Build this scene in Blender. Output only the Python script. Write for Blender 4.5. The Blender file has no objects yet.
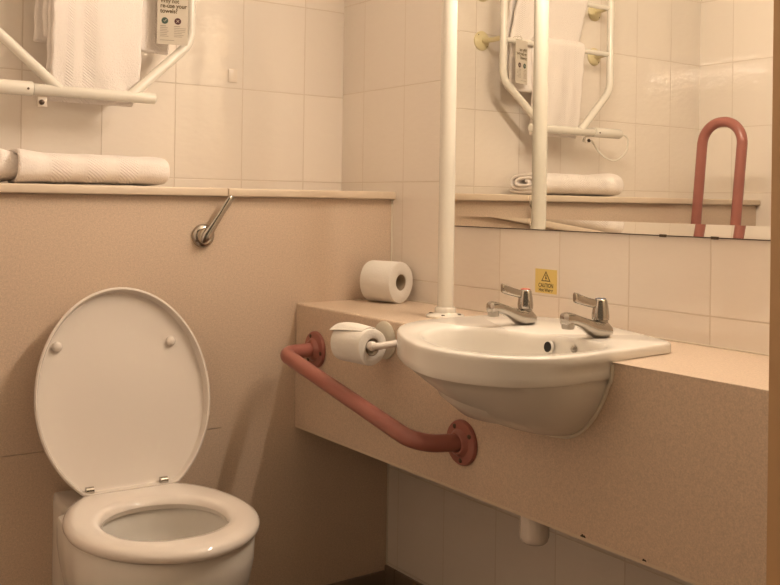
import bpy, bmesh, math, random
from mathutils import Vector, Matrix
random.seed(4)
S = bpy.context.scene
COL = S.collection
PI = math.pi
Z0 = 1.14                     # height of the tile joint all measurements refer to
D = 0.2589                    # back wall stands this far behind the cistern panel
TW, TH = 0.196, 0.25          # wall tiles
XL, YF, ZC = -1.68, -1.45, 2.40   # left wall, front wall, ceiling

# ------------------------------------------------------------------ materials
def new_mat(name):
    m = bpy.data.materials.new(name); m.use_nodes = True
    nt = m.node_tree; b = nt.nodes['Principled BSDF']
    return m, nt, b

def N(nt, t, **kw):
    n = nt.nodes.new(t)
    for k, v in kw.items(): setattr(n, k, v)
    return n

def math_node(nt, op, a, b=None, c=None):
    n = N(nt, 'ShaderNodeMath', operation=op)
    for i, v in enumerate((a, b, c)):
        if v is None: continue
        if isinstance(v, (int, float)): n.inputs[i].default_value = v
        else: nt.links.new(v, n.inputs[i])
    return n.outputs[0]

def plain(name, col, rough=0.4, metal=0.0, bump=0.0, bscale=60.0, var=0.04, vscale=8.0, coat=0.0, spec=0.5, trans=0.0):
    m, nt, b = new_mat(name)
    tc = N(nt, 'ShaderNodeTexCoord')
    nz = N(nt, 'ShaderNodeTexNoise'); nz.inputs['Scale'].default_value = vscale; nz.inputs['Detail'].default_value = 3
    nt.links.new(tc.outputs['Object'], nz.inputs['Vector'])
    mx = N(nt, 'ShaderNodeMix', data_type='RGBA')
    mx.inputs[6].default_value = (*[c*(1-var) for c in col], 1); mx.inputs[7].default_value = (*[min(1, c*(1+var)) for c in col], 1)
    nt.links.new(nz.outputs['Fac'], mx.inputs[0]); nt.links.new(mx.outputs[2], b.inputs['Base Color'])
    b.inputs['Roughness'].default_value = rough; b.inputs['Metallic'].default_value = metal
    b.inputs['Coat Weight'].default_value = coat; b.inputs['Coat Roughness'].default_value = 0.08
    b.inputs['Specular IOR Level'].default_value = spec
    b.inputs['Transmission Weight'].default_value = trans
    if bump:
        n2 = N(nt, 'ShaderNodeTexNoise'); n2.inputs['Scale'].default_value = bscale; n2.inputs['Detail'].default_value = 2
        nt.links.new(tc.outputs['Object'], n2.inputs['Vector'])
        bp = N(nt, 'ShaderNodeBump'); bp.inputs['Strength'].default_value = bump; bp.inputs['Distance'].default_value = 0.004
        nt.links.new(n2.outputs['Fac'], bp.inputs['Height']); nt.links.new(bp.outputs['Normal'], b.inputs['Normal'])
    return m

def tile_mat(name, axis, off, zoff, col, grout, tw=TW, th=TH, rough=0.03, wav=1.0, vaxis='Z', gw=0.0016):
    m, nt, b = new_mat(name)
    tc = N(nt, 'ShaderNodeTexCoord'); sp = N(nt, 'ShaderNodeSeparateXYZ')
    nt.links.new(tc.outputs['Object'], sp.inputs[0])
    def edge(o, off, w):
        t = math_node(nt, 'DIVIDE', math_node(nt, 'SUBTRACT', o, off), w)
        fr = math_node(nt, 'FRACT', t)
        d = math_node(nt, 'MULTIPLY', math_node(nt, 'MINIMUM', fr, math_node(nt, 'SUBTRACT', 1.0, fr)), w)
        return d, math_node(nt, 'FLOOR', t)
    du, iu = edge(sp.outputs[axis], off, tw)
    dv, iv = edge(sp.outputs[vaxis], zoff, th)
    dm = math_node(nt, 'MINIMUM', du, dv)
    ramp = N(nt, 'ShaderNodeMapRange'); ramp.inputs[1].default_value = gw*0.5; ramp.inputs[2].default_value = gw*1.3
    nt.links.new(dm, ramp.inputs[0])
    # tone per tile
    wn = N(nt, 'ShaderNodeTexWhiteNoise', noise_dimensions='2D'); cb = N(nt, 'ShaderNodeCombineXYZ')
    nt.links.new(iu, cb.inputs[0]); nt.links.new(iv, cb.inputs[1]); nt.links.new(cb.outputs[0], wn.inputs[0])
    mt = N(nt, 'ShaderNodeMix', data_type='RGBA')
    mt.inputs[6].default_value = (*[c*0.97 for c in col], 1); mt.inputs[7].default_value = (*[min(1, c*1.03) for c in col], 1)
    nt.links.new(wn.outputs['Value'], mt.inputs[0])
    mx = N(nt, 'ShaderNodeMix', data_type='RGBA'); mx.inputs[6].default_value = (*grout, 1)
    nt.links.new(mt.outputs[2], mx.inputs[7]); nt.links.new(ramp.outputs[0], mx.inputs[0]); nt.links.new(mx.outputs[2], b.inputs['Base Color'])
    rr = N(nt, 'ShaderNodeMapRange'); rr.inputs[3].default_value = 0.7; rr.inputs[4].default_value = rough; b.inputs['Specular IOR Level'].default_value = 1.0
    nt.links.new(ramp.outputs[0], rr.inputs[0]); nt.links.new(rr.outputs[0], b.inputs['Roughness'])
    mp = N(nt, 'ShaderNodeMapping'); mp.inputs['Scale'].default_value = (30, 30, 62)
    nt.links.new(tc.outputs['Object'], mp.inputs[0])
    nz = N(nt, 'ShaderNodeTexNoise'); nz.inputs['Scale'].default_value = 1.0; nz.inputs['Detail'].default_value = 1.5
    nt.links.new(mp.outputs[0], nz.inputs['Vector'])
    b1 = N(nt, 'ShaderNodeBump'); b1.inputs['Strength'].default_value = wav; b1.inputs['Distance'].default_value = 0.00060
    nt.links.new(nz.outputs['Fac'], b1.inputs['Height'])
    b2 = N(nt, 'ShaderNodeBump'); b2.inputs['Strength'].default_value = 0.5; b2.inputs['Distance'].default_value = 0.001
    nt.links.new(ramp.outputs[0], b2.inputs['Height']); nt.links.new(b1.outputs[0], b2.inputs['Normal'])
    nt.links.new(b2.outputs[0], b.inputs['Normal'])
    return m

def laminate(name, col, rough=0.38, amt=0.11):
    m, nt, b = new_mat(name)
    tc = N(nt, 'ShaderNodeTexCoord')
    n1 = N(nt, 'ShaderNodeTexNoise'); n1.inputs['Scale'].default_value = 330; n1.inputs['Detail'].default_value = 3; n1.inputs['Roughness'].default_value = 0.7
    n2 = N(nt, 'ShaderNodeTexNoise'); n2.inputs['Scale'].default_value = 170; n2.inputs['Detail'].default_value = 2
    for n in (n1, n2): nt.links.new(tc.outputs['Object'], n.inputs['Vector'])
    av = math_node(nt, 'ADD', math_node(nt, 'MULTIPLY', n1.outputs['Fac'], 0.75), math_node(nt, 'MULTIPLY', n2.outputs['Fac'], 0.25))
    cr = N(nt, 'ShaderNodeValToRGB'); e = cr.color_ramp.elements
    e[0].position = 0.36; e[0].color = (*[c*(1-amt*1.5) for c in col], 1)
    e[1].position = 0.64; e[1].color = (*[min(1, c*(1+amt)) for c in col], 1)
    nt.links.new(av, cr.inputs[0]); nt.links.new(cr.outputs[0], b.inputs['Base Color'])
    b.inputs['Roughness'].default_value = rough
    return m

def towel_mat(name, bands, axis='X', diag='Z', col=(0.88, 0.82, 0.78)):
    m, nt, b = new_mat(name)
    tc = N(nt, 'ShaderNodeTexCoord'); sp = N(nt, 'ShaderNodeSeparateXYZ'); nt.links.new(tc.outputs['Object'], sp.inputs[0])
    nz = N(nt, 'ShaderNodeTexNoise'); nz.inputs['Scale'].default_value = 330; nz.inputs['Detail'].default_value = 2
    nt.links.new(tc.outputs['Object'], nz.inputs['Vector'])
    x = sp.outputs[axis]
    mask = None
    for a, c in bands:
        g = math_node(nt, 'MULTIPLY', math_node(nt, 'GREATER_THAN', x, a), math_node(nt, 'LESS_THAN', x, c))
        mask = g if mask is None else math_node(nt, 'ADD', mask, g)
    st = math_node(nt, 'SINE', math_node(nt, 'ADD', math_node(nt, 'MULTIPLY', sp.outputs[diag], 900.0), math_node(nt, 'MULTIPLY', x, 620.0)))
    st = math_node(nt, 'MULTIPLY_ADD', st, 0.5, 0.5)
    h = math_node(nt, 'ADD', math_node(nt, 'MULTIPLY', math_node(nt, 'MULTIPLY', st, mask), 0.8),
                  math_node(nt, 'MULTIPLY', nz.outputs['Fac'], math_node(nt, 'SUBTRACT', 1.0, math_node(nt, 'MULTIPLY', mask, 0.7))))
    bp = N(nt, 'ShaderNodeBump'); bp.inputs['Strength'].default_value = 0.55; bp.inputs['Distance'].default_value = 0.004
    nt.links.new(h, bp.inputs['Height']); nt.links.new(bp.outputs[0], b.inputs['Normal'])
    b.inputs['Base Color'].default_value = (*col, 1); b.inputs['Roughness'].default_value = 0.95
    b.inputs['Specular IOR Level'].default_value = 0.1
    return m

TILE = (0.86, 0.79, 0.715); GROUT = (0.65, 0.565, 0.475)
M = {}
M['tile_back'] = tile_mat('glazed cream tile back', 'X', -0.1316, Z0, TILE, GROUT)
M['tile_right'] = tile_mat('glazed cream tile right', 'Y', D-0.1111, Z0, TILE, GROUT, TW, 0.259)
M['tile_left'] = tile_mat('glazed cream tile left', 'Y', D-0.15, Z0, TILE, GROUT)
M['floor'] = tile_mat('dark floor tile', 'X', 0, 0, (0.26, 0.17, 0.11), (0.16, 0.11, 0.08), 0.2, 0.2, 0.5, 0.1, 'Y')
M['skirt'] = tile_mat('dark skirting tile', 'Y', D-0.1111, -1, (0.20, 0.145, 0.10), (0.12, 0.09, 0.07), 0.196, 2.0, 0.4, 0.1)
M['ceiling'] = plain('white ceiling paint', (0.80, 0.77, 0.70), 0.9, bump=0.1)
M['plaster'] = plain('cream wall paint', (0.72, 0.66, 0.55), 0.8, bump=0.1)
M['lam'] = laminate('speckled beige laminate', (0.66, 0.52, 0.40))
M['lam_edge'] = plain('pale laminate edge', (0.70, 0.58, 0.45), 0.35)
M['gap'] = plain('dark joint', (0.05, 0.04, 0.03), 0.9)
M['caulk'] = plain('white silicone', (0.78, 0.72, 0.60), 0.4)
M['china'] = plain('white vitreous china', (0.78, 0.745, 0.69), 0.17, var=0.01, coat=0.0)
M['plastic'] = plain('white gloss plastic', (0.76, 0.695, 0.635), 0.07, var=0.015, coat=0.2)
M['lidp'] = plain('white thermoset plastic', (0.74, 0.675, 0.615), 0.22, var=0.015)
M['chrome'] = plain('polished chrome', (0.47, 0.44, 0.40), 0.13, metal=1.0, var=0.02)
M['dchrome'] = plain('dull chrome', (0.40, 0.37, 0.33), 0.28, metal=1.0, var=0.05)
M['red'] = plain('terracotta red coated tube', (0.34, 0.125, 0.10), 0.28, var=0.06, vscale=20)
M['enamel'] = plain('cream enamelled steel', (0.78, 0.745, 0.67), 0.22, var=0.02)
M['yellowed'] = plain('yellowed plastic', (0.72, 0.63, 0.38), 0.4, var=0.05)
M['paper'] = plain('white toilet tissue', (0.79, 0.755, 0.70), 0.95, bump=0.25, bscale=220, spec=0.1)
M['card'] = plain('grey cardboard core', (0.36, 0.29, 0.21), 0.95, spec=0.1)
M['beige'] = plain('beige plastic', (0.76, 0.68, 0.59), 0.4)
M['padc'] = plain('cream plastic pad', (0.80, 0.72, 0.63), 0.3)
M['black'] = plain('black hole', (0.015, 0.012, 0.01), 0.7)
M['screw'] = plain('dark screw', (0.10, 0.07, 0.05), 0.4, metal=0.6)
M['sticker'] = plain('yellow vinyl', (0.82, 0.64, 0.22), 0.4)
M['ink'] = plain('brown black ink', (0.10, 0.065, 0.02), 0.6)
M['sign'] = plain('grey beige card', (0.60, 0.54, 0.45), 0.5)
M['green'] = plain('green print', (0.06, 0.10, 0.08), 0.5)
M['maroon'] = plain('maroon print', (0.08, 0.025, 0.028), 0.5)
M['smallink'] = plain('grey print', (0.36, 0.31, 0.25), 0.6)
M['redcap'] = plain('red tap disc', (0.60, 0.10, 0.06), 0.35)
M['bluecap'] = plain('dark tap disc', (0.09, 0.10, 0.14), 0.35)
M['wood'] = plain('brown varnished door frame', (0.56, 0.36, 0.19), 0.45, var=0.10, vscale=5)
M['water'] = plain('bowl water', (0.55, 0.50, 0.40), 0.03, spec=0.6)
M['towel'] = towel_mat('white terry towel', [(-0.850, -0.832), (-0.810, -0.780)], 'X', 'Z')
M['towel2'] = towel_mat('white terry bath towel', [(-0.625, -0.605)], 'X', 'Z')
M['towel3'] = towel_mat('white rolled terry', [(-0.905, -0.86), (-0.825, -0.78), (-0.75, -0.705)], 'X', 'Z')
m, nt, b = new_mat('mirror silver')
b.inputs['Base Color'].default_value = (0.90, 0.89, 0.84, 1); b.inputs['Metallic'].default_value = 1; b.inputs['Roughness'].default_value = 0.0
M['mirror'] = m
m, nt, b = new_mat('clear grey plastic')
b.inputs['Base Color'].default_value = (0.72, 0.68, 0.58, 1); b.inputs['Roughness'].default_value = 0.25
M['clear'] = m
LAMPC = (1.0, 0.82, 0.645)
m, nt, b = new_mat('lit lamp diffuser')
b.inputs['Base Color'].default_value = (0.9, 0.85, 0.75, 1)
b.inputs['Emission Color'].default_value = (*LAMPC, 1); b.inputs['Emission Strength'].default_value = 84.0
M['lamp'] = m

# ------------------------------------------------------------------ object helpers
def link(name, me, mat, parent=None, smooth=True, local=False):
    o = bpy.data.objects.new(name, me); COL.objects.link(o)
    if mat is not None: me.materials.append(M[mat])
    if smooth:
        for p in me.polygons: p.use_smooth = True
        try: me.set_sharp_from_angle(angle=math.radians(40))
        except Exception: pass
    if parent is not None:
        o.parent = parent
        if not local: o.matrix_parent_inverse = Matrix.Translation(-world_loc(parent))
    return o

def world_loc(o):
    v = Vector((0, 0, 0))
    while o is not None:
        if o.parent is None: v += o.location
        o = o.parent
    return v

def obj(name, bm, mat, parent=None, smooth=True, local=False):
    bmesh.ops.recalc_face_normals(bm, faces=bm.faces[:])
    me = bpy.data.meshes.new(name); bm.to_mesh(me); bm.free()
    return link(name, me, mat, parent, smooth, local)

def sub(name, bm, mat, parent, smooth=True, local=False):
    """sub-part: parent is a part that already carries the thing's offset"""
    bmesh.ops.recalc_face_normals(bm, faces=bm.faces[:])
    me = bpy.data.meshes.new(name); bm.to_mesh(me); bm.free()
    o = bpy.data.objects.new(name, me); COL.objects.link(o); me.materials.append(M[mat])
    if smooth:
        for p in me.polygons: p.use_smooth = True
        me.set_sharp_from_angle(angle=math.radians(40))
    o.parent = parent
    return o

def thing(name, label, cat, loc=(0, 0, 0), rotz=0.0, group=None):
    o = bpy.data.objects.new(name, None); COL.objects.link(o); o.location = loc; o.rotation_euler = (0, 0, rotz)
    o.empty_display_size = 0.05
    o['label'] = label; o['category'] = cat
    if group: o['group'] = group
    return o

def tag(o, label, cat, group=None):
    o['label'] = label; o['category'] = cat
    if group: o['group'] = group
    return o

def struct(o):
    o['kind'] = 'structure'; return o

def box(bm, a, b, bev=0.0, seg=2):
    x0, y0, z0 = [min(p, q) for p, q in zip(a, b)]; x1, y1, z1 = [max(p, q) for p, q in zip(a, b)]
    v = [bm.verts.new(p) for p in ((x0,y0,z0),(x1,y0,z0),(x1,y1,z0),(x0,y1,z0),(x0,y0,z1),(x1,y0,z1),(x1,y1,z1),(x0,y1,z1))]
    fs = [bm.faces.new([v[i] for i in f]) for f in ((0,3,2,1),(4,5,6,7),(0,1,5,4),(1,2,6,5),(2,3,7,6),(3,0,4,7))]
    if bev:
        es = list({e for f in fs for e in f.edges})
        bmesh.ops.bevel(bm, geom=es, offset=bev, segments=seg, affect='EDGES', profile=0.5)
    return bm

def BX(a, b, bev=0.0, seg=2): return box(bmesh.new(), a, b, bev, seg)

def fillet(pts, r, n=8):
    pts = [Vector(p) for p in pts]
    if not isinstance(r, (list, tuple)): r = [r]*len(pts)
    out = [pts[0]]
    for i in range(1, len(pts)-1):
        p = pts[i]; a = (pts[i-1]-p); b = (pts[i+1]-p)
        ang = a.angle(b)
        if ang > PI-0.02: out.append(p); continue
        a.normalize(); b.normalize()
        t = min(r[i]/math.tan(ang/2), 0.49*min((pts[i-1]-p).length, (pts[i+1]-p).length) if len(pts) > 3 else 0.9*min((pts[i-1]-p).length, (pts[i+1]-p).length))
        rr = t*math.tan(ang/2)
        c = p + (a+b).normalized()*(rr/math.sin(ang/2))
        p0, p1 = p+a*t, p+b*t
        u = p0-c; v = p1-c; w = u.angle(v)
        for k in range(n+1):
            s = k/n
            out.append(c + (u*math.sin((1-s)*w)+v*math.sin(s*w))/math.sin(w))
    out.append(pts[-1])
    return out

def tube(bm, pts, r, seg=16, closed=False, caps=True, rad=None):
    pts = [Vector(p) for p in pts]; n = len(pts)
    tans = []
    for i in range(n):
        if closed: t = pts[(i+1) % n]-pts[i-1]
        else: t = pts[min(i+1, n-1)]-pts[max(i-1, 0)]
        tans.append(t.normalized())
    up = Vector((0, 0, 1)) if abs(tans[0].z) < 0.9 else Vector((1, 0, 0))
    u = (up - tans[0]*up.dot(tans[0])).normalized()
    rings = []
    for i in range(n):
        if i: u = (u - tans[i]*u.dot(tans[i])).normalized()
        w = tans[i].cross(u)
        rr = rad[i] if rad else r
        rings.append([bm.verts.new(pts[i]+(u*math.cos(2*PI*k/seg)+w*math.sin(2*PI*k/seg))*rr) for k in range(seg)])
    m = n if closed else n-1
    for i in range(m):
        A, B = rings[i], rings[(i+1) % n]
        for k in range(seg): bm.faces.new((A[k], A[(k+1) % seg], B[(k+1) % seg], B[k]))
    if caps and not closed:
        bm.faces.new(rings[0][::-1]); bm.faces.new(rings[-1])
    return bm

def loft(bm, loops, cap0=True, cap1=True):
    """loops: lists of points (same count), closed round; optional flat caps"""
    R = [[bm.verts.new(p) for p in L] for L in loops]
    n = len(R[0])
    for A, B in zip(R[:-1], R[1:]):
        for k in range(n): bm.faces.new((A[k], A[(k+1) % n], B[(k+1) % n], B[k]))
    if cap0: bm.faces.new(R[0][::-1])
    if cap1: bm.faces.new(R[-1])
    return bm

def lathe(bm, prof, origin, axis=(0, 0, 1), seg=32, cap0=True, cap1=True):
    """prof: (radius, height along axis)"""
    o = Vector(origin); a = Vector(axis).normalized()
    up = Vector((0, 0, 1)) if abs(a.z) < 0.9 else Vector((1, 0, 0))
    u = (up - a*up.dot(a)).normalized(); w = a.cross(u)
    loops = [[o+a*h+(u*math.cos(2*PI*k/seg)+w*math.sin(2*PI*k/seg))*max(r, 1e-5) for k in range(seg)] for r, h in prof]
    return loft(bm, loops, cap0, cap1)

def prism(bm, poly, f0, f1):
    """poly: list of 2D points; f0, f1 map a point to 3D on either face"""
    A = [bm.verts.new(f0(p)) for p in poly]; B = [bm.verts.new(f1(p)) for p in poly]
    n = len(poly)
    bm.faces.new(A[::-1]); bm.faces.new(B)
    for k in range(n): bm.faces.new((A[k], A[(k+1) % n], B[(k+1) % n], B[k]))
    return bm

def text_mesh(s, size, origin, xdir, ydir, align='CENTER', bold=0.0, width=None, eps=0.0):
    """flat lettering lying in the plane of xdir / ydir"""
    cu = bpy.data.curves.new('lettering', 'FONT'); cu.body = s; cu.size = size; cu.align_x = align; cu.offset = bold
    to = bpy.data.objects.new('lettering', cu); COL.objects.link(to)
    dg = bpy.context.evaluated_depsgraph_get()
    me = bpy.data.meshes.new_from_object(to.evaluated_get(dg))
    COL.objects.unlink(to); bpy.data.objects.remove(to); bpy.data.curves.remove(cu)
    xd, yd, o = Vector(xdir), Vector(ydir), Vector(origin)
    xs = [v.co.x for v in me.vertices]
    k = 1.0
    if width: k = width/(max(xs)-min(xs))
    for v in me.vertices:
        v.co = o + xd*(v.co.x*k) + yd*v.co.y
    return me

def poly2(n, f): return [f(2*PI*k/n) for k in range(n)]

# ------------------------------------------------------------------ room shell
T = 0.10
struct(obj('floor', BX((XL-T, -4.0, -T), (T, D+T, 0)), 'floor', smooth=False))
struct(obj('ceiling', BX((XL-T, YF-T, ZC), (T, D+T, ZC+T)), 'ceiling', smooth=False))
struct(obj('wall_back', BX((XL, D, 0), (0, D+T, ZC)), 'tile_back', smooth=False))
struct(obj('wall_right', BX((0, YF-T, 0), (T, D+T, ZC)), 'tile_right', smooth=False))
struct(obj('wall_left', BX((XL-T, YF-T, 0), (XL, D+T, ZC)), 'tile_left', smooth=False))
DX0, DX1, DH = -1.46, -0.4575, 2.05
bm = bmesh.new()
box(bm, (XL, YF-T, 0), (DX0-0.03, YF, ZC)); box(bm, (DX1+0.03, YF-T, 0), (0, YF, ZC)); box(bm, (DX0-0.03, YF-T, DH+0.03), (DX1+0.03, YF, ZC))
struct(obj('wall_front', bm, 'plaster', smooth=False))
bm = bmesh.new()
for x, s in ((DX0, -1), (DX1, 1)):
    box(bm, (x, YF-T-0.012, 0), (x+s*0.03, YF+0.0, DH), 0.003)
    box(bm, (x, YF-T-0.028, 0), (x+s*0.07, YF-T-0.0125, DH+0.04), 0.004)
box(bm, (DX0, YF-T-0.012, DH), (DX1, YF, DH+0.03), 0.003)
struct(obj('door_1', bm, 'wood'))
struct(obj('baseboard_right', BX((-0.009, -1.44, 0), (0, -0.0005, 0.098), 0.003), 'skirt'))
struct(obj('baseboard_back', BX((-1.67, -0.009, 0), (-0.0095, 0, 0.085), 0.003), 'skirt'))

# ------------------------------------------------------------------ cistern boxing
LT, LB = Z0-0.0267, Z0-0.0473
root = thing('cistern_boxing', 'speckled beige laminate boxing behind the toilet with a pale ledge along its top', 'boxed-in panel', (-0.84, 0.01, 0))
JX, JZ, JX2 = -0.501, Z0-0.609, -1.087
g = 0.0007
g2 = 0.00004
for x0, x1, z0, z1 in ((JX+g2, -0.001, 0.0, LB-0.001), (JX2+g2, JX-g2, JZ+g, LB-0.001), (JX2+g2, JX-g2, 0.0, JZ-g), (XL+0.001, JX2-g2, JZ+g, LB-0.001), (XL+0.001, JX2-g2, 0.0, JZ-g)):
    obj('panel', BX((x0, 0, z0), (x1, 0.018, z1)), 'lam', root)
obj('backing', BX((XL+0.001, 0.0185, 0.0), (-0.001, 0.03, LB-0.002)), 'gap', root)
for x0, x1 in ((JX+0.0008, -0.0008), (XL+0.001, JX-0.0008)):
    obj('ledge', BX((x0, -0.02, LB), (x1, D-0.0008, LT), 0.004, 3), 'lam_edge', root)
struct(obj('trim_1', BX((-0.004, -0.004, 0.10), (-0.0003, -0.0003, LB-0.002), 0.0012), 'caulk'))

# ------------------------------------------------------------------ flush lever
root = thing('flush_lever', 'chrome cistern flush lever on the beige panel just under the ledge', 'flush lever', (-0.558, 0, Z0-0.142))
P0 = Vector((-0.558, 0, Z0-0.142))
obj('escutcheon', lathe(bmesh.new(), [(0.0285, 0), (0.0285, 0.005), (0.025, 0.010), (0.0195, 0.012), (0.0195, 0.018), (0.017, 0.0225), (0.006, 0.024)], P0, (0, -1, 0)), 'chrome', root)
bm = bmesh.new()
a = P0+Vector((0, -0.024, 0)); e = Vector((-0.498, -0.034, Z0-0.047))
dv = (e-a).normalized(); nr = Vector((0, -1, 0)); sd = dv.cross(nr).normalized()
loops = []
for s, w, t in ((-0.16, 0.004, 0.003), (-0.10, 0.010, 0.006), (0.0, 0.012, 0.0075), (0.2, 0.010, 0.006), (0.6, 0.0075, 0.004), (0.92, 0.0085, 0.0035), (1.0, 0.007, 0.003), (1.02, 0.003, 0.0015)):
    c = a.lerp(e, s)
    loops.append([c+sd*w*math.cos(2*PI*k/14)+nr*t*math.sin(2*PI*k/14) for k in range(14)])
loft(bm, loops)
obj('lever', bm, 'chrome', root)

# ------------------------------------------------------------------ toilet
TR = thing('toilet', 'white back-to-wall toilet with its lid raised against the beige panel', 'toilet', (-0.7822, -0.1542, 0), -0.0519)
KS = 0.97
def poly_polar(poly, cx, cy, n):
    """radius of a closed polygon around a centre, sampled at n angles"""
    out = []
    m = len(poly)
    for k in range(n):
        t = 2*PI*k/n; dx, dy = math.cos(t), math.sin(t); best = 0
        for i in range(m):
            x0, y0 = poly[i][0]-cx, poly[i][1]-cy; x1, y1 = poly[(i+1) % m][0]-cx, poly[(i+1) % m][1]-cy
            ex, ey = x1-x0, y1-y0; den = dx*ey-dy*ex
            if abs(den) < 1e-12: continue
            r = (x0*ey-y0*ex)/den; s = (x0*dy-y0*dx)/den
            if r > 0 and -1e-6 <= s <= 1+1e-6: best = max(best, r)
        out.append(best)
    return out
def oval(a, L, cs, Rb, p1, p2, smin, n=160):
    pts = []
    for k in range(n):
        t = 2*PI*k/n; st, c = math.sin(t), math.cos(t)
        s = cs+c*(L-cs) if c > 0 else cs+c*Rb
        x = a*math.copysign(abs(st)**(p1 if c > 0 else p2), st)
        pts.append((x, max(s, smin)))
    return pts
NA = 96
ZS = 0.4555
seat_o = oval(0.189*KS, 0.4292*KS, 0.2052*KS, 0.2585*KS, 1.10, 0.977, -0.012)
SC = (0.0, 0.2275)
ro = poly_polar(seat_o, *SC, NA)
hole = [(-0.002+0.1175*math.copysign(abs(math.sin(2*PI*k/120))**0.93, math.sin(2*PI*k/120)), SC[1]-0.012+0.121*math.copysign(abs(math.cos(2*PI*k/120))**0.93, math.cos(2*PI*k/120))) for k in range(120)]
ri = poly_polar(hole, *SC, NA)
def ring(rad, z, d=0.0, k=1.0):
    return [Vector((math.cos(2*PI*i/NA)*(rad[i]*k+d), -(SC[1]+math.sin(2*PI*i/NA)*(rad[i]*k+d)), z)) for i in range(NA)]
# seat
bm = bmesh.new()
loops = [ring(ri, ZS-0.012, 0.004), ring(ri, ZS-0.002, 0.0), ring(ri, ZS+0.006, 0.003), ring(ri, ZS+0.0105, 0.010), ring(ri, ZS+0.012, 0.022),
         ring(ro, ZS+0.0125, -0.028), ring(ro, ZS+0.011, -0.015), ring(ro, ZS+0.007, -0.006), ring(ro, ZS+0.001, -0.001), ring(ro, ZS-0.006, 0.0),
         ring(ro, ZS-0.011, -0.003), ring(ro, ZS-0.013, -0.010)]
loft(bm, loops+[loops[0]], False, False)
bmesh.ops.remove_doubles(bm, verts=bm.verts[:], dist=1e-5)
obj('seat', bm, 'plastic', TR, local=True)
# lid, raised and leaning back
ZH = 0.4882; BETA = 0.2604
lid_o = oval(0.1987*KS, 0.4260*KS, 0.1769*KS, 0.2439*KS, 1.007, 1.105, -0.026)
LC = (0.0, 0.19)
rl = poly_polar(lid_o, *LC, NA)
us = Vector((0, math.sin(BETA), math.cos(BETA))); un = Vector((0, -math.cos(BETA), math.sin(BETA)))
def lidpt(x, s, n): return Vector((0, 0, ZH))+Vector((1, 0, 0))*x+us*s+un*n
def lring(n, d=0.0, k=1.0):
    return [lidpt(math.cos(2*PI*i/NA)*(rl[i]*k+d), LC[1]+math.sin(2*PI*i/NA)*(rl[i]*k+d), n) for i in range(NA)]
bm = bmesh.new()
loft(bm, [lring(-0.021, 0, 0.05), lring(-0.021, 0, 0.5), lring(-0.0208, -0.017), lring(-0.0185, -0.0105), lring(-0.010, -0.0078), lring(-0.002, -0.0065), lring(0.0, -0.0055),
          lring(0.0, -0.003), lring(-0.003, 0.0), lring(-0.010, -0.001), lring(-0.020, -0.008), lring(-0.025, -0.020), lring(-0.028, 0, 0.5), lring(-0.029, 0, 0.05)])
lid = obj('lid', bm, 'lidp', TR, local=True)
for u, s in ((-0.1378, 0.2909), (0.114, 0.2879)):
    o = lidpt(u, s, -0.0205)
    sub('buffer', lathe(bmesh.new(), [(0.011, 0), (0.011, 0.004), (0.010, 0.008), (0.007, 0.011), (0.002, 0.0125)], o, un, 20), 'plastic', lid)
for u in (-0.0874, 0.0722):
    bm = bmesh.new()
    tube(bm, [lidpt(u-0.008, -0.014, -0.009), lidpt(u+0.008, -0.014, -0.009)], 0.0085, 16)
    lathe(bm, [(0.009, 0), (0.009, 0.02), (0.006, 0.024)], (u, 0.001, ZS-0.013), (0, 0, 1), 16)
    obj('hinge', bm, 'chrome', TR, local=True)
# pan
def pan_outline(hw, front, rear_hw, rear=0.147):
    """front lobe of half width hw reaching s=front; box to the wall of half width rear_hw"""
    pts = []
    for k in range(41):
        t = -PI/2+PI*k/40
        c, s_ = math.cos(t), math.sin(t)
        pts.append((hw*s_, 0.20+(front-0.20)*c))
    A = [(x, s) for x, s in pts]
    A += [(hw*0.985, 0.12), (max(hw*0.93, rear_hw), 0.02), (rear_hw, 0.0), (rear_hw, -rear), (-rear_hw, -rear), (-rear_hw, 0.0), (-max(hw*0.93, rear_hw), 0.02), (-hw*0.985, 0.12)]
    return A
def pring(hw, front, rhw, z, d=0.0):
    r = poly_polar(pan_outline(hw, front, rhw), *SC, NA)
    return [Vector((math.cos(2*PI*i/NA)*(r[i]+d), -(SC[1]+math.sin(2*PI*i/NA)*(r[i]+d)), z)) for i in range(NA)]
bm = bmesh.new()
zt = ZS-0.014
loops = [ring(ri, 0.165, 0, 0.20), ring(ri, 0.175, 0, 0.40), ring(ri, 0.21, 0, 0.60), ring(ri, 0.28, 0, 0.80), ring(ri, 0.345, 0, 0.94), ring(ri, 0.385, 0.006), ring(ri, 0.405, 0.009), ring(ri, zt-0.004, 0.009), ring(ri, zt, 0.012),
         pring(0.168, 0.392, 0.133, zt, -0.012), pring(0.172, 0.398, 0.135, zt-0.004, -0.004), pring(0.173, 0.40, 0.136, zt-0.014), pring(0.172, 0.397, 0.136, 0.385), pring(0.166, 0.385, 0.136, 0.345), pring(0.152, 0.362, 0.136, 0.29),
         pring(0.135, 0.335, 0.135, 0.23), pring(0.120, 0.310, 0.133, 0.16), pring(0.112, 0.298, 0.133, 0.08), pring(0.112, 0.300, 0.133, 0.015), pring(0.114, 0.302, 0.133, 0.0)]
loft(bm, loops)
obj('pan', bm, 'china', TR, local=True)
bm = bmesh.new(); L = ring(ri, 0.200, 0, 0.54)
bm.faces.new([bm.verts.new(p) for p in L])
obj('water', bm, 'water', TR, local=True, smooth=False)

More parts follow.
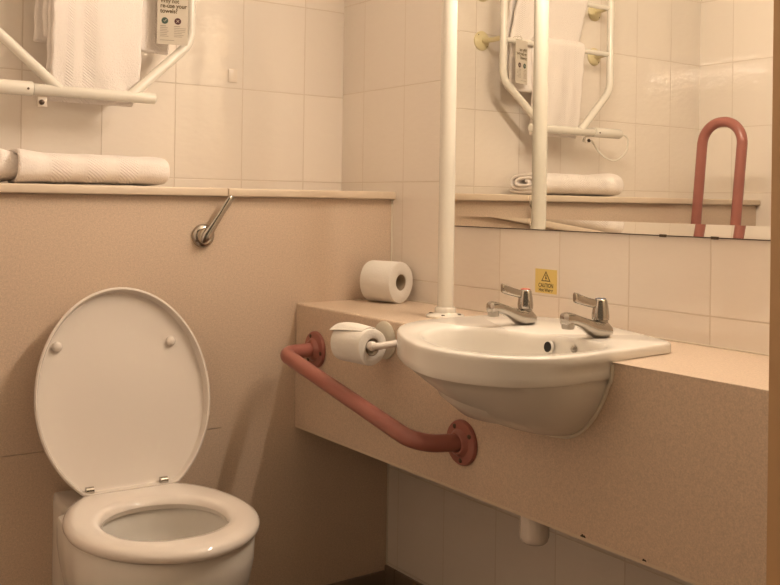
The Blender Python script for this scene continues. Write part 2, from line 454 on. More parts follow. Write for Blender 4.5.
# ------------------------------------------------------------------ basin outlines
YB = -0.82; BCX = -0.30
ZV = Z0-0.3155; ZVB = Z0-0.6257; XV = -0.2962     # vanity top, vanity bottom, vanity face
ZR = Z0-0.2965
NB = 120
def sym(pts): return pts+[(x, -y) for x, y in reversed(pts) if y > 1e-6]
def smooth_loop(P, n=10):
    out = []
    m = len(P)
    for i in range(m):
        p0, p1, p2, p3 = (Vector(P[(i+k-1) % m]) for k in range(4))
        for k in range(n):
            t = k/n
            out.append(tuple(0.5*((2*p1)+(p2-p0)*t+(2*p0-5*p1+4*p2-p3)*t*t+(3*p1-p0-3*p2+p3)*t**3)))
    return out
# outline of the rim as (x, y) of the room, starting at the counter-side corner
RIMW = [(-0.190, -1.086), (-0.230, -1.087), (-0.30, -1.087), (-0.36, -1.087), (-0.42, -1.086), (-0.475, -1.073), (-0.525, -1.040), (-0.555, -0.992), (-0.568, -0.930), (-0.563, -0.870), (-0.541, -0.805),
        (-0.512, -0.745), (-0.478, -0.690), (-0.435, -0.642), (-0.385, -0.609), (-0.33, -0.592), (-0.27, -0.588), (-0.21, -0.588), (-0.165, -0.596), (-0.12, -0.620), (-0.09, -0.665), (-0.072, -0.73), (-0.070, -0.80), (-0.082, -0.87), (-0.107, -0.95), (-0.142, -1.03), (-0.168, -1.078)]
_k = 0.2363/0.2313
def _sh(p): return (-1.4954+(p[0]+1.4954)*_k, -2.0969+(p[1]+2.0969)*_k)
RIMW = [(-0.134, -1.044), (-0.20, -1.050)]+[(-0.27, -1.056), (-0.33, -1.060)]+[_sh(p) for p in RIMW[4:]]
RIMW[-1] = (-0.112, -1.018); RIMW[-2] = (-0.092, -0.965)
rim = smooth_loop([(x, y-YB) for x, y in RIMW])
BODW = [p for p in RIMW[2:17]]
body = smooth_loop([(-0.225, -1.030-YB), (-0.25, -1.048-YB)]+[(x, (y-YB)*(0.985 if x > -0.40 else 1.0)) for x, y in BODW]+[(-0.20, -0.605-YB), (-0.165, -0.64-YB), (-0.14, -0.71-YB), (-0.132, -0.78-YB), (-0.137, -0.86-YB), (-0.155, -0.94-YB), (-0.185, -0.995-YB)])
INW = [(-0.36, -1.058), (-0.42, -1.055), (-0.475, -1.040), (-0.513, -1.007), (-0.533, -0.955), (-0.535, -0.90), (-0.522, -0.850), (-0.498, -0.798), (-0.464, -0.752), (-0.422, -0.724), (-0.375, -0.713), (-0.336, -0.726), (-0.311, -0.765), (-0.294, -0.83), (-0.278, -0.90), (-0.268, -0.96), (-0.275, -1.01), (-0.308, -1.047)]
INW = [_sh(p) for p in INW]
inn = smooth_loop([(x, y-YB) for x, y in INW])
rR, rB, rI = (poly_polar(p, BCX, 0, NB) for p in (rim, body, inn))
def bring(r, z, d=0.0, k=1.0, cx=0.0):
    return [Vector((BCX+cx+math.cos(2*PI*i/NB)*(r[i]*k+d), YB+math.sin(2*PI*i/NB)*(r[i]*k+d), z)) for i in range(NB)]

# ------------------------------------------------------------------ washbasin
BASIN = root = thing('washbasin', 'white semi-recessed washbasin bulging out of the beige vanity front', 'washbasin', (BCX, YB, ZV))
bm = bmesh.new()
ZB = Z0-0.345
loops = [bring(rI, ZR-0.150, 0, 0.10), bring(rI, ZR-0.148, 0, 0.35), bring(rI, ZR-0.135, 0, 0.62), bring(rI, ZR-0.105, 0, 0.82), bring(rI, ZR-0.065, 0, 0.925), bring(rI, ZR-0.025, -0.006), bring(rI, ZR-0.010, -0.003), bring(rI, ZR-0.003, 0.001), bring(rI, ZR, 0.006)]
def mix(A, B, t): return [a.lerp(b, t) for a, b in zip(A, B)]
rX = [min(a, b) for a, b in zip(rR, rB)]
def bmix(za, zb, d):      # where the rim does not overhang the body the wall simply runs on down
    out = []
    for i in range(NB):
        w = min(1.0, max(0.0, (rR[i]-rX[i])/0.012)); z = za*w+zb*(1-w)
        out.append((i, w, z))
    return out
def bpt(r, i, z, d): return Vector((BCX+math.cos(2*PI*i/NB)*(r+d), YB+math.sin(2*PI*i/NB)*(r+d), z))
loops += [bring(rR, ZR, -0.006), bring(rR, ZR-0.0012, -0.0022), bring(rR, ZR-0.004, -0.0003)]
loops += [[bpt(rR[i], i, z, 0.0) for i, w, z in bmix(ZV+0.004, ZR-0.010, 0)], [bpt(rR[i], i, z, -0.0004) for i, w, z in bmix(ZV+0.0012, ZR-0.018, 0)]]
loops += [[bpt(rX[i], i, z, -0.0006) for i, w, z in bmix(ZV+0.0010, ZR-0.026, 0)], [bpt(rX[i], i, z, -0.0008) for i, w, z in bmix(ZV-0.012, ZR-0.034, 0)]]
loops += [bring(rX, ZB+0.003, -0.0012), bring(rX, ZB, -0.003), bring(rX, ZB-0.0015, -0.009)]
base_ = [bring(rX, ZV-0.014, -0.0006), bring(rX, ZB, -0.003)]
low = []
for k in range(1, 13):
    kk = 0.955*(1-(k/13)**1.35)
    e = 1-kk/0.955
    L = bring(rX, ZB-0.006-0.115*(1-(kk/0.955)**2.5), 0, kk)
    low.append([p+Vector((0.060*e**0.8, -0.082*e**0.75, 0)) for p in L])
loops += low
basin_loops = base_+low
loft(bm, loops)
basin = obj('basin', bm, 'china', root)
# overflow and plug hole on the rear inner wall
def disc(c, n, r, flat=1.0, h=0.0015, seg=24):
    return lathe(bmesh.new(), [(r, 0), (r, h), (r*0.55, h+0.0004)], c, n, seg)
obj('overflow_hole', disc((-0.2575, -0.868, ZR-0.0215), (-1, 0, 0.10), 0.0098, h=0.005), 'black', root)
obj('overflow_ring', lathe(bmesh.new(), [(0.0099, 0), (0.0099, 0.0055), (0.0112, 0.005), (0.0118, 0)], (-0.2575, -0.868, ZR-0.0215), (-1, 0, 0.10), 24, False, False), 'china', root)
obj('chain_stay', lathe(bmesh.new(), [(0.006, 0), (0.006, 0.005), (0.003, 0.008)], (-0.2455, -0.920, ZR-0.0195), (-1, 0, 0.10), 16), 'dchrome', root)
obj('waste', lathe(bmesh.new(), [(0.033, 0), (0.033, 0.003), (0.022, 0.004), (0.02, 0.001)], (BCX, YB, ZR-0.1495), (0, 0, 1), 24), 'chrome', root)
# ------------------------------------------------------------------ vanity unit
root = thing('vanity_unit', 'long wall-hung beige speckled vanity counter carrying the washbasin under the mirror', 'vanity counter', (-0.15, -0.72, ZVB))
hole = [(BCX+math.cos(2*PI*i/NB)*(rB[i]+0.003), YB+math.sin(2*PI*i/NB)*(rB[i]+0.003)) for i in range(NB)]
back = sorted([p for p in hole if p[0] > XV-0.004], key=lambda p: p[1])
XT = XV
topoly = [(-0.0012, -1.449), (-0.0012, -0.0012), (XT, -0.0012), (XT, back[-1][1])]+[p for p in reversed(back)]+[(XT, back[0][1]), (XT, -1.449)]
bm = prism(bmesh.new(), topoly, lambda p: (p[0], p[1], ZV-0.022), lambda p: (p[0], p[1], ZV))
es = [e for e in bm.edges if all(abs(v.co.x-XT) < 1e-6 and abs(v.co.z-ZV) < 1e-6 for v in e.verts)]
bmesh.ops.bevel(bm, geom=es, offset=0.006, segments=4, affect='EDGES', profile=0.5)
obj('countertop', bm, 'lam', root)
arc_l, arc_r = [], []
for L in basin_loops:
    ys = []
    for i in range(NB):
        p, q_ = L[i], L[(i+1) % NB]
        if (p.x-XV)*(q_.x-XV) < 0:
            t = (XV-p.x)/(q_.x-p.x); m_ = p.lerp(q_, t); ys.append((m_.y, m_.z))
    if len(ys) >= 2:
        l_, r_ = max(ys), min(ys)
        arc_l.append((l_[0]+0.002, l_[1]-0.002)); arc_r.append((r_[0]-0.002, r_[1]-0.002))
arc = arc_l+arc_r[::-1]
ap = [(-0.0012, ZVB), (-0.0012, ZV-0.02205), (arc[0][0], ZV-0.02205)]+arc+[(arc[-1][0], ZV-0.02205), (-1.449, ZV-0.02205), (-1.449, ZVB)]
bm = prism(bmesh.new(), ap, lambda p: (XV+0.018, p[0], p[1]), lambda p: (XV, p[0], p[1]))
obj('front_panel', bm, 'lam', root, smooth=False)
obj('edge_strip', BX((XV+0.001, -1.449, ZVB-0.006), (XV+0.020, -0.0012, ZVB-0.0005)), 'lam_edge', root, smooth=False)
for y, r in ((-0.994, 0.0048), (-1.127, 0.0034)):
    bm = bmesh.new()
    prism(bm, [(r*1.3*math.cos(PI*k/9), r*(1+0.25*math.sin(k*2.1))*math.sin(PI*k/9)) for k in range(10)], lambda p: (XV+0.001, y+p[0], ZVB+p[1]-0.0002), lambda p: (XV-0.0003, y+p[0], ZVB+p[1]-0.0002))
    obj('edge_chip', bm, 'gap', root, smooth=False)
struct(obj('trim_2', BX((-0.003, -1.4485, ZV+0.0003), (-0.0005, -0.0015, ZV+0.003), 0.001), 'caulk'))

# silicone bead where the bowl meets the vanity face
bead = [(XV-0.001, arc[0][0], ZV-0.004)]+[(XV-0.001, p[0], p[1]) for p in arc]+[(XV-0.001, arc[-1][0], ZV-0.004)]
o = obj('sealant_bead', tube(bmesh.new(), bead, 0.0035, 8), 'caulk', BASIN)

# bottle trap below
root = thing('bottle_trap', 'white plastic bottle trap hanging below the vanity front edge', 'waste trap', (-0.26, -0.85, Z0-0.70))
zb = Z0-0.689
obj('bottle', lathe(bmesh.new(), [(0.014, 0.0), (0.021, 0.002), (0.025, 0.006), (0.0275, 0.014), (0.0275, 0.095), (0.030, 0.097), (0.030, 0.112), (0.024, 0.115), (0.017, 0.118), (0.017, 0.145)], (-0.26, -0.838, zb), (0, 0, 1), 28), 'plastic', root)
obj('outlet_pipe', tube(bmesh.new(), [(-0.236, -0.838, zb+0.085), (-0.001, -0.838, zb+0.085)], 0.0165, 18), 'plastic', root)

# ------------------------------------------------------------------ taps
def tap(x, y, z, rotz, label, cap, lev_yaw, lift=0.022):
    r = thing('pillar_tap', label, 'tap', (x, y, z), rotz, 'pillar taps on the washbasin')
    bm = bmesh.new()     # local: spout to -X
    loops = []
    for s, hw, zl, zh in ((0.020, 0.006, 0.0, 0.018), (0.017, 0.0165, 0.0, 0.022), (0.004, 0.0215, 0.0, 0.030), (-0.012, 0.021, 0.0, 0.031), (-0.026, 0.0165, 0.004, 0.033), (-0.040, 0.0135, 0.012, 0.037), (-0.060, 0.012, 0.022, 0.043), (-0.078, 0.0118, 0.027, 0.0485), (-0.090, 0.0122, 0.0265, 0.051), (-0.098, 0.0115, 0.027, 0.050), (-0.101, 0.007, 0.031, 0.046)):
        zc, hh = (zl+zh)/2, (zh-zl)/2
        L = []
        for k in range(24):
            t = 2*PI*k/24
            cy, cz = math.cos(t), math.sin(t)
            p = 0.72
            L.append(Vector((s, hw*math.copysign(abs(cy)**p, cy), zc+hh*math.copysign(abs(cz)**p, cz))))
        loops.append(L)
    loft(bm, loops)
    obj('body', bm, 'chrome', r, local=True)
    obj('nozzle', lathe(bmesh.new(), [(0.0105, 0), (0.0118, 0.003), (0.0118, 0.012)], (-0.089, 0, 0.021), (0.0, 0, 1), 20), 'dchrome', r, local=True)
    obj('gland', lathe(bmesh.new(), [(0.0145, 0), (0.0145, 0.007), (0.011, 0.010)], (0.0, 0, 0.0245), (0, 0, 1), 20), 'dchrome', r, local=True)
    bm = bmesh.new()
    prof = [(0.0145, 0.031), (0.0165, 0.0325), (0.0168, 0.040), (0.0150, 0.054), (0.0128, 0.066), (0.0112, 0.0695), (0.0095, 0.0705)]
    loops = []
    for R, h in prof:
        loops.append([Vector((math.cos(2*PI*k/32)*R*(1+0.05*math.cos(8*PI*k/32)), math.sin(2*PI*k/32)*R*(1+0.05*math.cos(8*PI*k/32)), h)) for k in range(32)])
    loft(bm, loops)
    h = obj('handle', bm, 'chrome', r, local=True)
    bm = bmesh.new(); loops = []
    dx, dy = math.cos(lev_yaw), math.sin(lev_yaw)
    for s, hw, zc, hh in ((0.004, 0.006, 0.061, 0.0062), (0.016, 0.0060, 0.062, 0.0066), (0.032, 0.0060, 0.0655, 0.0068), (0.048, 0.0065, 0.070, 0.0073), (0.060, 0.0070, 0.0735, 0.0078), (0.066, 0.0068, 0.0752, 0.0076), (0.0675, 0.005, 0.0755, 0.0066)):
        L = []
        for k in range(18):
            t = 2*PI*k/18; cy, cz = math.cos(t), math.sin(t)
            w = hw*0.6*math.copysign(abs(cy)**0.7, cy)
            L.append(Vector((dx*s-dy*w, dy*s+dx*w, zc+hh*1.25*math.copysign(abs(cz)**0.7, cz))))
        loops.append(L)
    loft(bm, loops)
    sub('lever', bm, 'chrome', h)
    sub('indicator', lathe(bmesh.new(), [(0.0098, 0.0695), (0.0098, 0.0712), (0.007, 0.0722)], (0, 0, 0), (0, 0, 1), 24), cap, h)
    return r
tap(-0.182, -0.722, ZR, 0.05, 'chrome lever pillar tap with a red top beside the caution sticker', 'redcap', PI)
tap(-0.190, -0.930, ZR, 0.05, 'chrome lever pillar tap with a dark top at the counter end of the basin', 'bluecap', PI-0.08)

# ------------------------------------------------------------------ caution sticker
root = thing('caution_sticker', 'yellow square caution hot water sticker on the tiles behind the taps', 'sticker', (0, -0.596, Z0-0.226))
yc, zc = -0.5955, Z0-0.226
obj('backing', BX((-0.0006, yc-0.034, zc-0.027), (-0.0001, yc+0.034, zc+0.027)), 'sticker', root, smooth=False)
bm = bmesh.new()
def tri_ring(bm, cy, cz, R, r, x):
    o_ = [Vector((x, cy-math.cos(PI/2+2*PI*k/3)*R*1.08, cz+math.sin(PI/2+2*PI*k/3)*R)) for k in range(3)]
    i_ = [Vector((x, cy-math.cos(PI/2+2*PI*k/3)*r*1.08, cz+math.sin(PI/2+2*PI*k/3)*r)) for k in range(3)]
    O = [bm.verts.new(p) for p in o_]; I = [bm.verts.new(p) for p in i_]
    for k in range(3): bm.faces.new((O[k], O[(k+1) % 3], I[(k+1) % 3], I[k]))
tri_ring(bm, yc, zc+0.0075, 0.0155, 0.0115, -0.0008)
tri_ring(bm, yc, zc+0.0075, 0.0040, 0.0001, -0.0008)
box(bm, (-0.00085, yc-0.0012, zc+0.006), (-0.00075, yc+0.0012, zc+0.015)); box(bm, (-0.00085, yc-0.0012, zc+0.002), (-0.00075, yc+0.0012, zc+0.0042))
obj('warning_triangle', bm, 'ink', root, smooth=False)
link('lettering', text_mesh('CAUTION', 0.0125, (-0.0008, yc, zc-0.0135), (0, -1, 0), (0, 0, 1), bold=0.0003, width=0.046), 'ink', root, smooth=False)
link('lettering', text_mesh('Hot Water', 0.0105, (-0.0008, yc, zc-0.0232), (0, -1, 0), (0, 0, 1), bold=0.0003, width=0.044), 'ink', root, smooth=False)

# ------------------------------------------------------------------ mirror
MY0, MY1, MZ0, MZ1 = -0.272, -1.40, Z0-0.1105, 1.76
BV = 0.0235; BL = 0.016
root = thing('wall_mirror', 'large frameless mirror on the tiles above the vanity, reflecting the towel rail', 'mirror', (0, (MY0+MY1)/2, MZ0))
bm = bmesh.new()
tb, tl = math.tan(0.068)*BV, math.tan(0.010)*BL
xi = -0.006
def V(x, y, z): return bm.verts.new((x, y, z))
i0, i1, i2, i3 = V(xi, MY0-BL, MZ0+BV), V(xi, MY1+BL, MZ0+BV), V(xi, MY1+BL, MZ1-BV), V(xi, MY0-BL, MZ1-BV)
xo = xi-tb
o0, o1, o2, o3 = V(xo, MY0-BL, MZ0), V(xo, MY1+BL, MZ0), V(xo, MY1+BL, MZ1), V(xo, MY0-BL, MZ1)
bm.faces.new((i0, i1, i2, i3))
bm.faces.new((o0, o1, i1, i0)); bm.faces.new((o2, o3, i3, i2))
xs = xi-tl
sides = []
for ya, yb, (lo, li, hi, ho) in ((MY0, MY0-BL, (o0, i0, i3, o3)), (MY1, MY1+BL, (o1, i1, i2, o2))):
    e = [V(xs, ya, MZ0), V(xs, ya, MZ0+BV), V(xs, ya, MZ1-BV), V(xs, ya, MZ1)]
    bm.faces.new((e[0], lo, li, e[1])); bm.faces.new((e[1], li, hi, e[2])); bm.faces.new((e[2], hi, ho, e[3]))
obj('glass', bm, 'mirror', root, smooth=False)
obj('mirror_back', BX((-0.0058, MY1+0.0004, MZ0+0.0003), (-0.0008, MY0-0.0004, MZ1-0.0003)), 'screw', root, smooth=False)
obj('edge_line', BX((-0.0062, MY1, MZ0-0.0022), (-0.0005, MY0, MZ0-0.0004)), 'screw', root, smooth=False)
for y in (-0.923, -1.042):
    obj('clip', BX((-0.0095, y-0.008, MZ0-0.004), (-0.0067, y+0.008, MZ0+0.0015), 0.0006), 'screw', root)

# ------------------------------------------------------------------ lamp above the mirror
root = thing('mirror_light', 'warm white fluorescent strip light on the tiles above the mirror', 'wall light', (0, -0.93, 1.83))
LZ = 1.87
obj('housing', BX((-0.035, -1.40, LZ-0.035), (-0.0008, -0.46, LZ+0.035), 0.005), 'enamel', root)
bm = loft(bmesh.new(), [[Vector((-0.0355-0.0085*k*math.sin(PI*i/14), y, LZ+0.0150*math.cos(PI*i/14))) for i in range(15)] for y, k in ((-0.480, 0.5), (-0.482, 1.0), (-1.378, 1.0), (-1.380, 0.5))])
obj('diffuser', bm, 'lamp', root)
for y in (-0.466, -1.394):
    obj('end_cap', BX((-0.060, y-0.0135, LZ-0.020), (-0.0352, y+0.0135, LZ+0.020), 0.004), 'enamel', root)

# ------------------------------------------------------------------ white pole
PX, PY = -0.151, -0.426
root = thing('support_pole', 'white tubular pole standing on the vanity at the left end of the mirror', 'pole', (PX, PY, ZV))
obj('tube', tube(bmesh.new(), [(PX, PY, ZV+0.004), (PX, PY, ZC-0.006)], 0.0182, 28), 'enamel', root)
fl = obj('flange', lathe(bmesh.new(), [(0.044, 0.0), (0.044, 0.004), (0.041, 0.0065), (0.028, 0.008), (0.0245, 0.011), (0.0235, 0.020), (0.0215, 0.023), (0.0183, 0.023)], (PX, PY, ZV+0.0005), (0, 0, 1), 32, True, False), 'enamel', root)
for a in (0.35, 2.1, 3.9, 5.2):
    sub('screw', lathe(bmesh.new(), [(0.0042, 0), (0.0042, 0.002), (0.002, 0.0028)], (PX+0.035*math.cos(a), PY+0.035*math.sin(a), ZV+0.0068), (0, 0, 1), 12), 'screw', fl)
obj('ceiling_flange', lathe(bmesh.new(), [(0.044, 0.0), (0.044, -0.004), (0.028, -0.008), (0.0225, -0.02), (0.0183, -0.02)], (PX, PY, ZC-0.0005), (0, 0, 1), 32, True, False), 'enamel', root)

# ------------------------------------------------------------------ red rail on the vanity face
root = thing('grab_rail', 'terracotta red grab rail sloping down across the vanity front', 'grab rail', (XV, -0.39, Z0-0.48))
A = Vector((XV, -0.101, Z0-0.421)); B = Vector((XV, -0.669, Z0-0.531))
XO = XV-0.097
pts = fillet([A, (XO, A.y-0.004, A.z-0.001), (XO, B.y+0.025, B.z+0.004), B], [0, 0.036, 0.085, 0], 12)
obj('tube', tube(bmesh.new(), pts, 0.0176, 20), 'red', root)
for c, angs in ((A, (1.2, 3.3, 5.4)), (B, (1.1, 2.6, 4.6))):
    f = obj('flange', lathe(bmesh.new(), [(0.0455, 0.0005), (0.0455, 0.005), (0.043, 0.008), (0.028, 0.010), (0.024, 0.016), (0.0205, 0.019), (0.0177, 0.019)], c, (-1, 0, 0), 36, True, False), 'red', root)
    for a in angs:
        sub('screw', lathe(bmesh.new(), [(0.0048, 0), (0.0048, 0.0015), (0.003, 0.0028)], c+Vector((-0.0086, 0.0345*math.cos(a), 0.0345*math.sin(a))), (-1, 0, 0), 12), 'screw', f)

# ------------------------------------------------------------------ folded-up red rail, seen in the mirror
UX = -1.238
root = thing('folding_rail', 'terracotta red hairpin support rail folded upright beside the toilet, reflected in the mirror', 'support rail', (UX, 0, 0.72))
ty = math.tan(math.radians(4.5))
def up(y, z): return (UX, y-(z-0.75)*ty, z)
yA, yB, zT = -0.045, -0.200, Z0+0.228
pts = fillet([up(yA, 0.76), up(yA, zT), up(yB, zT), up(yB, 0.70)], [0, 0.077, 0.077, 0], 14)
obj('tube', tube(bmesh.new(), pts, 0.0172, 20), 'red', root)
obj('hinge_bracket', BX((UX-0.022, -0.225, 0.69), (UX+0.022, -0.010, 0.755), 0.008), 'red', root)
obj('wall_plate', BX((UX-0.05, -0.011, 0.62), (UX+0.05, -0.0006, 0.80), 0.004), 'red', root)

# ------------------------------------------------------------------ toilet rolls
def roll(name, label, loc, axis_yaw, R, L, rc, lift, flap=False):
    r = thing(name, label, 'toilet roll', loc, axis_yaw, 'toilet rolls')
    n = 56; loops = []
    def rg(rad, y, wob=0.0):
        return [Vector(((rad+wob*math.sin(3*2*PI*k/n+1))*math.cos(2*PI*k/n), y, lift+(rad+wob*math.sin(3*2*PI*k/n+1))*math.sin(2*PI*k/n))) for k in range(n)]
    h = L/2
    loops = [rg(rc, -h+0.001), rg(rc+0.002, -h), rg(R-0.004, -h, 0.0006), rg(R-0.001, -h+0.0015, 0.0008), rg(R, -h+0.005, 0.0008), rg(R, h-0.005, 0.0008), rg(R-0.001, h-0.0015, 0.0008), rg(R-0.004, h), rg(rc+0.002, h), rg(rc, h-0.001)]
    bm = loft(bmesh.new(), loops, False, False)
    obj('paper', bm, 'paper', r, local=True)
    bm = loft(bmesh.new(), [rg(rc-0.0005, -h+0.002), rg(rc-0.0005, h-0.002), rg(rc-0.002, h-0.002), rg(rc-0.002, -h+0.002), rg(rc-0.0005, -h+0.002)], False, False)
    obj('core', bm, 'card', r, local=True)
    return r, rg
roll('toilet_roll', 'full spare toilet roll lying on its side on the counter in the corner', (-0.079, -0.089, ZV+0.0005), 0.31, 0.0535, 0.097, 0.0215, 0.0535)
RX, RY, RZ = -0.377, -0.408, Z0-0.3635
HR = 0.0395
r, rg = roll('toilet_roll', 'part-used toilet roll hung on the holder beside the basin, loose end on top', (RX, RY, RZ-HR), 0.10, HR, 0.100, 0.0195, HR)
# loose end: a folded leaf hugging the top, widening and sticking out at the far end
bm = bmesh.new(); loops = []
for i in range(15):
    f = i/14; y = -0.040+0.086*f
    a0 = math.radians(66-6*f); a1 = math.radians(122+22*f); out = 0.003*f**1.5; th = 0.0015+0.0045*math.sin(PI*min(1, f*1.05))**0.8*(0.35+0.65*f)
    if f > 0.93: th *= 0.55
    inner, outer = [], []
    for j in range(11):
        u = j/10; a = a0+(a1-a0)*u
        ex = -out*u**1.5; ez = 0.004*f*u
        inner.append(Vector(((HR+0.0006)*math.cos(a)+ex, y+0.010*u*f, HR+(HR+0.0006)*math.sin(a)+ez)))
        bulge = th*math.sin(PI*(0.12+0.76*u))
        outer.append(Vector(((HR+0.001+bulge)*math.cos(a)+ex, y+0.010*u*f, HR+(HR+0.001+bulge)*math.sin(a)+ez)))
    loops.append(inner+outer[::-1])
loft(bm, loops)
o = obj('loose_end', bm, 'paper', r, local=True)

root = thing('toilet_roll_holder', 'white plastic toilet roll holder arm on the vanity face beside the basin', 'toilet roll holder', (XV, -0.42, RZ))
obj('back_plate', lathe(bmesh.new(), [(0.042, 0.0005), (0.042, 0.003), (0.039, 0.005), (0.02, 0.006)], (XV, -0.395, RZ+0.002), (-1, 0, 0), 32), 'clear', root)
zz = RZ+0.010
arm = obj('arm', tube(bmesh.new(), fillet([(XV-0.002, -0.478, zz-0.001), (RX-0.004, -0.478, zz-0.006), (RX-0.004, -0.37, zz-0.006)], [0, 0.014, 0], 8), 0.0076, 16), 'plastic', root)
sub('end_knob', lathe(bmesh.new(), [(0.007, 0), (0.0105, 0.003), (0.0105, 0.012), (0.008, 0.016)], (RX-0.004, -0.474, zz-0.006), (0, 1, 0), 20), 'plastic', arm)
obj('arm_socket', lathe(bmesh.new(), [(0.015, 0.0005), (0.015, 0.006), (0.010, 0.012)], (XV, -0.478, zz-0.001), (-1, 0, 0), 20), 'plastic', root)

# ------------------------------------------------------------------ towel rail
RYY = 0.118
RYU = 0.140
root = thing('towel_rail', 'cream enamelled heated ladder towel rail on the tiled wall above the ledge', 'towel rail', (-0.75, D, Z0+0.2))
TRL = root
def rz(z): return Z0+z+0.0045
SX = -0.009
xr, xl = -0.536, -1.030
zt_ = 0.98
path = fillet([(-0.699, RYY, rz(0.187)), (xr, RYU, rz(0.335)), (xr, RYU, rz(zt_)), (xl, RYU, rz(zt_)), (xl, RYU, rz(0.336)), (-0.867, RYY, rz(0.190))], [0, 0.07, 0.06, 0.06, 0.07, 0], 10)
obj('frame', tube(bmesh.new(), path, 0.0122, 18), 'enamel', root)
for z in (0.462, 0.622, 0.765, 0.89):
    obj('rung', tube(bmesh.new(), [(xr+0.002, RYU+0.002, rz(z)), (xl-0.002, RYU+0.002, rz(z))], 0.0088, 14), 'enamel', root)
obj('heater_bar', lathe(bmesh.new(), [(0.010, 0.0), (0.0135, 0.003), (0.0135, 0.290), (0.0125, 0.292)], (-0.635, RYY, rz(0.186)), (-1, 0, 0), 22), 'enamel', root)
cap = obj('end_cap', lathe(bmesh.new(), [(0.0160, 0.0), (0.0165, 0.002), (0.0165, 0.125), (0.013, 0.133)], (-0.929, RYY, rz(0.187)), (-1, 0, 0), 22), 'enamel', root)
sub('screw', lathe(bmesh.new(), [(0.0028, 0), (0.0028, 0.0012)], (-0.942, RYY-0.0163, rz(0.185)), (0, -1, 0), 10), 'screw', cap)
cab = fillet([(-1.061, RYY, rz(0.187)), (-1.100, RYY, rz(0.183)), (-1.112, RYY+0.008, rz(0.130)), (-1.055, RYY+0.02, rz(0.088)), (-1.005, RYY+0.04, rz(0.118)), (-1.000, RYY+0.08, rz(0.172)), (-1.02, D-0.012, rz(0.18)), (-1.03, D+0.002, rz(0.165))], 0.045, 8)
obj('cable', tube(bmesh.new(), cab, 0.0033, 10), 'enamel', root)
bk = obj('junction_plate', BX((-0.916, RYY+0.002, rz(0.148)), (-0.894, RYY+0.008, rz(0.176)), 0.002), 'beige', root)
sub('screw', lathe(bmesh.new(), [(0.0062, 0), (0.0062, 0.003), (0.003, 0.0045)], (-0.907, RYY+0.0018, rz(0.158)), (0, -1, 0), 14), 'screw', bk)
for xt, xw in ((xr, -0.545), (xl, -1.075)):
    for z in (0.468, 0.628, 0.90):
        bm = bmesh.new()
        tube(bm, [(xt, RYU+0.006, rz(z)), (xt+(xw-xt)*0.55, RYU+0.06, rz(z)), (xw, D-0.006, rz(z+0.004))], 0.008, 12)
        p = obj('bracket', bm, 'yellowed', root)
        sub('wall_disc', lathe(bmesh.new(), [(0.032, 0.0006), (0.032, 0.004), (0.029, 0.007), (0.012, 0.013)], (xw, D, rz(z+0.004)), (0, -1, 0), 24), 'yellowed', p)
        for s in (-1, 1):
            sub('screw', lathe(bmesh.new(), [(0.0032, 0), (0.0032, 0.001)], (xw+0.017*s, D-0.0075, rz(z+0.004)+0.017*s), (0, -1, 0), 10), 'screw', p)

def hanging(name, label, mat, x0, x1, path, thick, wav, skew=0.0, sk2=0.0):
    """path: (y, z) from the front hem up over the rung and down the back"""
    pp = fillet([(0, y, z) for y, z in path], 0.012, 6)
    # resample
    seg = [(pp[i+1]-pp[i]).length for i in range(len(pp)-1)]; tot = sum(seg); n = 60; out = []
    for k in range(n+1):
        s = tot*k/n; i = 0
        while i < len(seg)-1 and s > seg[i]: s -= seg[i]; i += 1
        out.append(pp[i].lerp(pp[i+1], min(1, s/max(seg[i], 1e-9))))
    bm = bmesh.new(); rows = []
    mx = 26
    ztop = max(p.z for p in out)
    for i, p in enumerate(out):
        row = []
        f = i/n
        hang = (ztop-p.z)/0.3
        for j in range(mx+1):
            u = j/mx
            x = x0+(x1-x0)*u+skew*hang*(1 if f < 0.5 else -1)
            y = p.y+wav*hang*math.sin(u*7.0+2*f)+0.002*math.sin(u*17+f*9)*hang
            zz = p.z+sk2*(u-0.5)*hang*(1 if f < 0.5 else -0.6)
            row.append(bm.verts.new((x+0.0015*math.sin(i*0.9+j), y, zz)))
        rows.append(row)
    for a_, b_ in zip(rows[:-1], rows[1:]):
        for j in range(mx): bm.faces.new((a_[j], a_[j+1], b_[j+1], b_[j]))
    o = obj(name, bm, mat)
    md = o.modifiers.new('thickness', 'SOLIDIFY'); md.thickness = thick; md.offset = 0
    md = o.modifiers.new('soft', 'SUBSURF'); md.levels = 1; md.render_levels = 1
    tag(o, label, 'towel', 'white towels')
    return o
ry = RYU+0.002
hanging('hanging_towel', 'white terry towel hung over the lower rung, front-most on the towel rail', 'towel', -0.885, -0.670,
        [(ry+0.0025, rz(0.192)), (ry-0.004, rz(0.24)), (ry-0.014, rz(0.40)), (ry-0.0185, rz(0.478)), (ry, rz(0.485)), (ry+0.0185, rz(0.474)), (ry+0.0075, rz(0.40)), (ry+0.006, rz(0.30)), (ry+0.018, rz(0.165))], 0.014, 0.003, 0.004, 0.0)
hanging('hanging_towel', 'white terry towel hung over the upper rung behind the front towel', 'towel2', -0.900, -0.590,
        [(ry+0.023, rz(0.308)), (ry+0.022, rz(0.48)), (ry-0.008, rz(0.60)), (ry-0.0185, rz(0.630)), (ry, rz(0.645)), (ry+0.022, rz(0.630)), (ry+0.050, rz(0.50)), (ry+0.055, rz(0.31))], 0.014, 0.003, 0.006, -0.01)

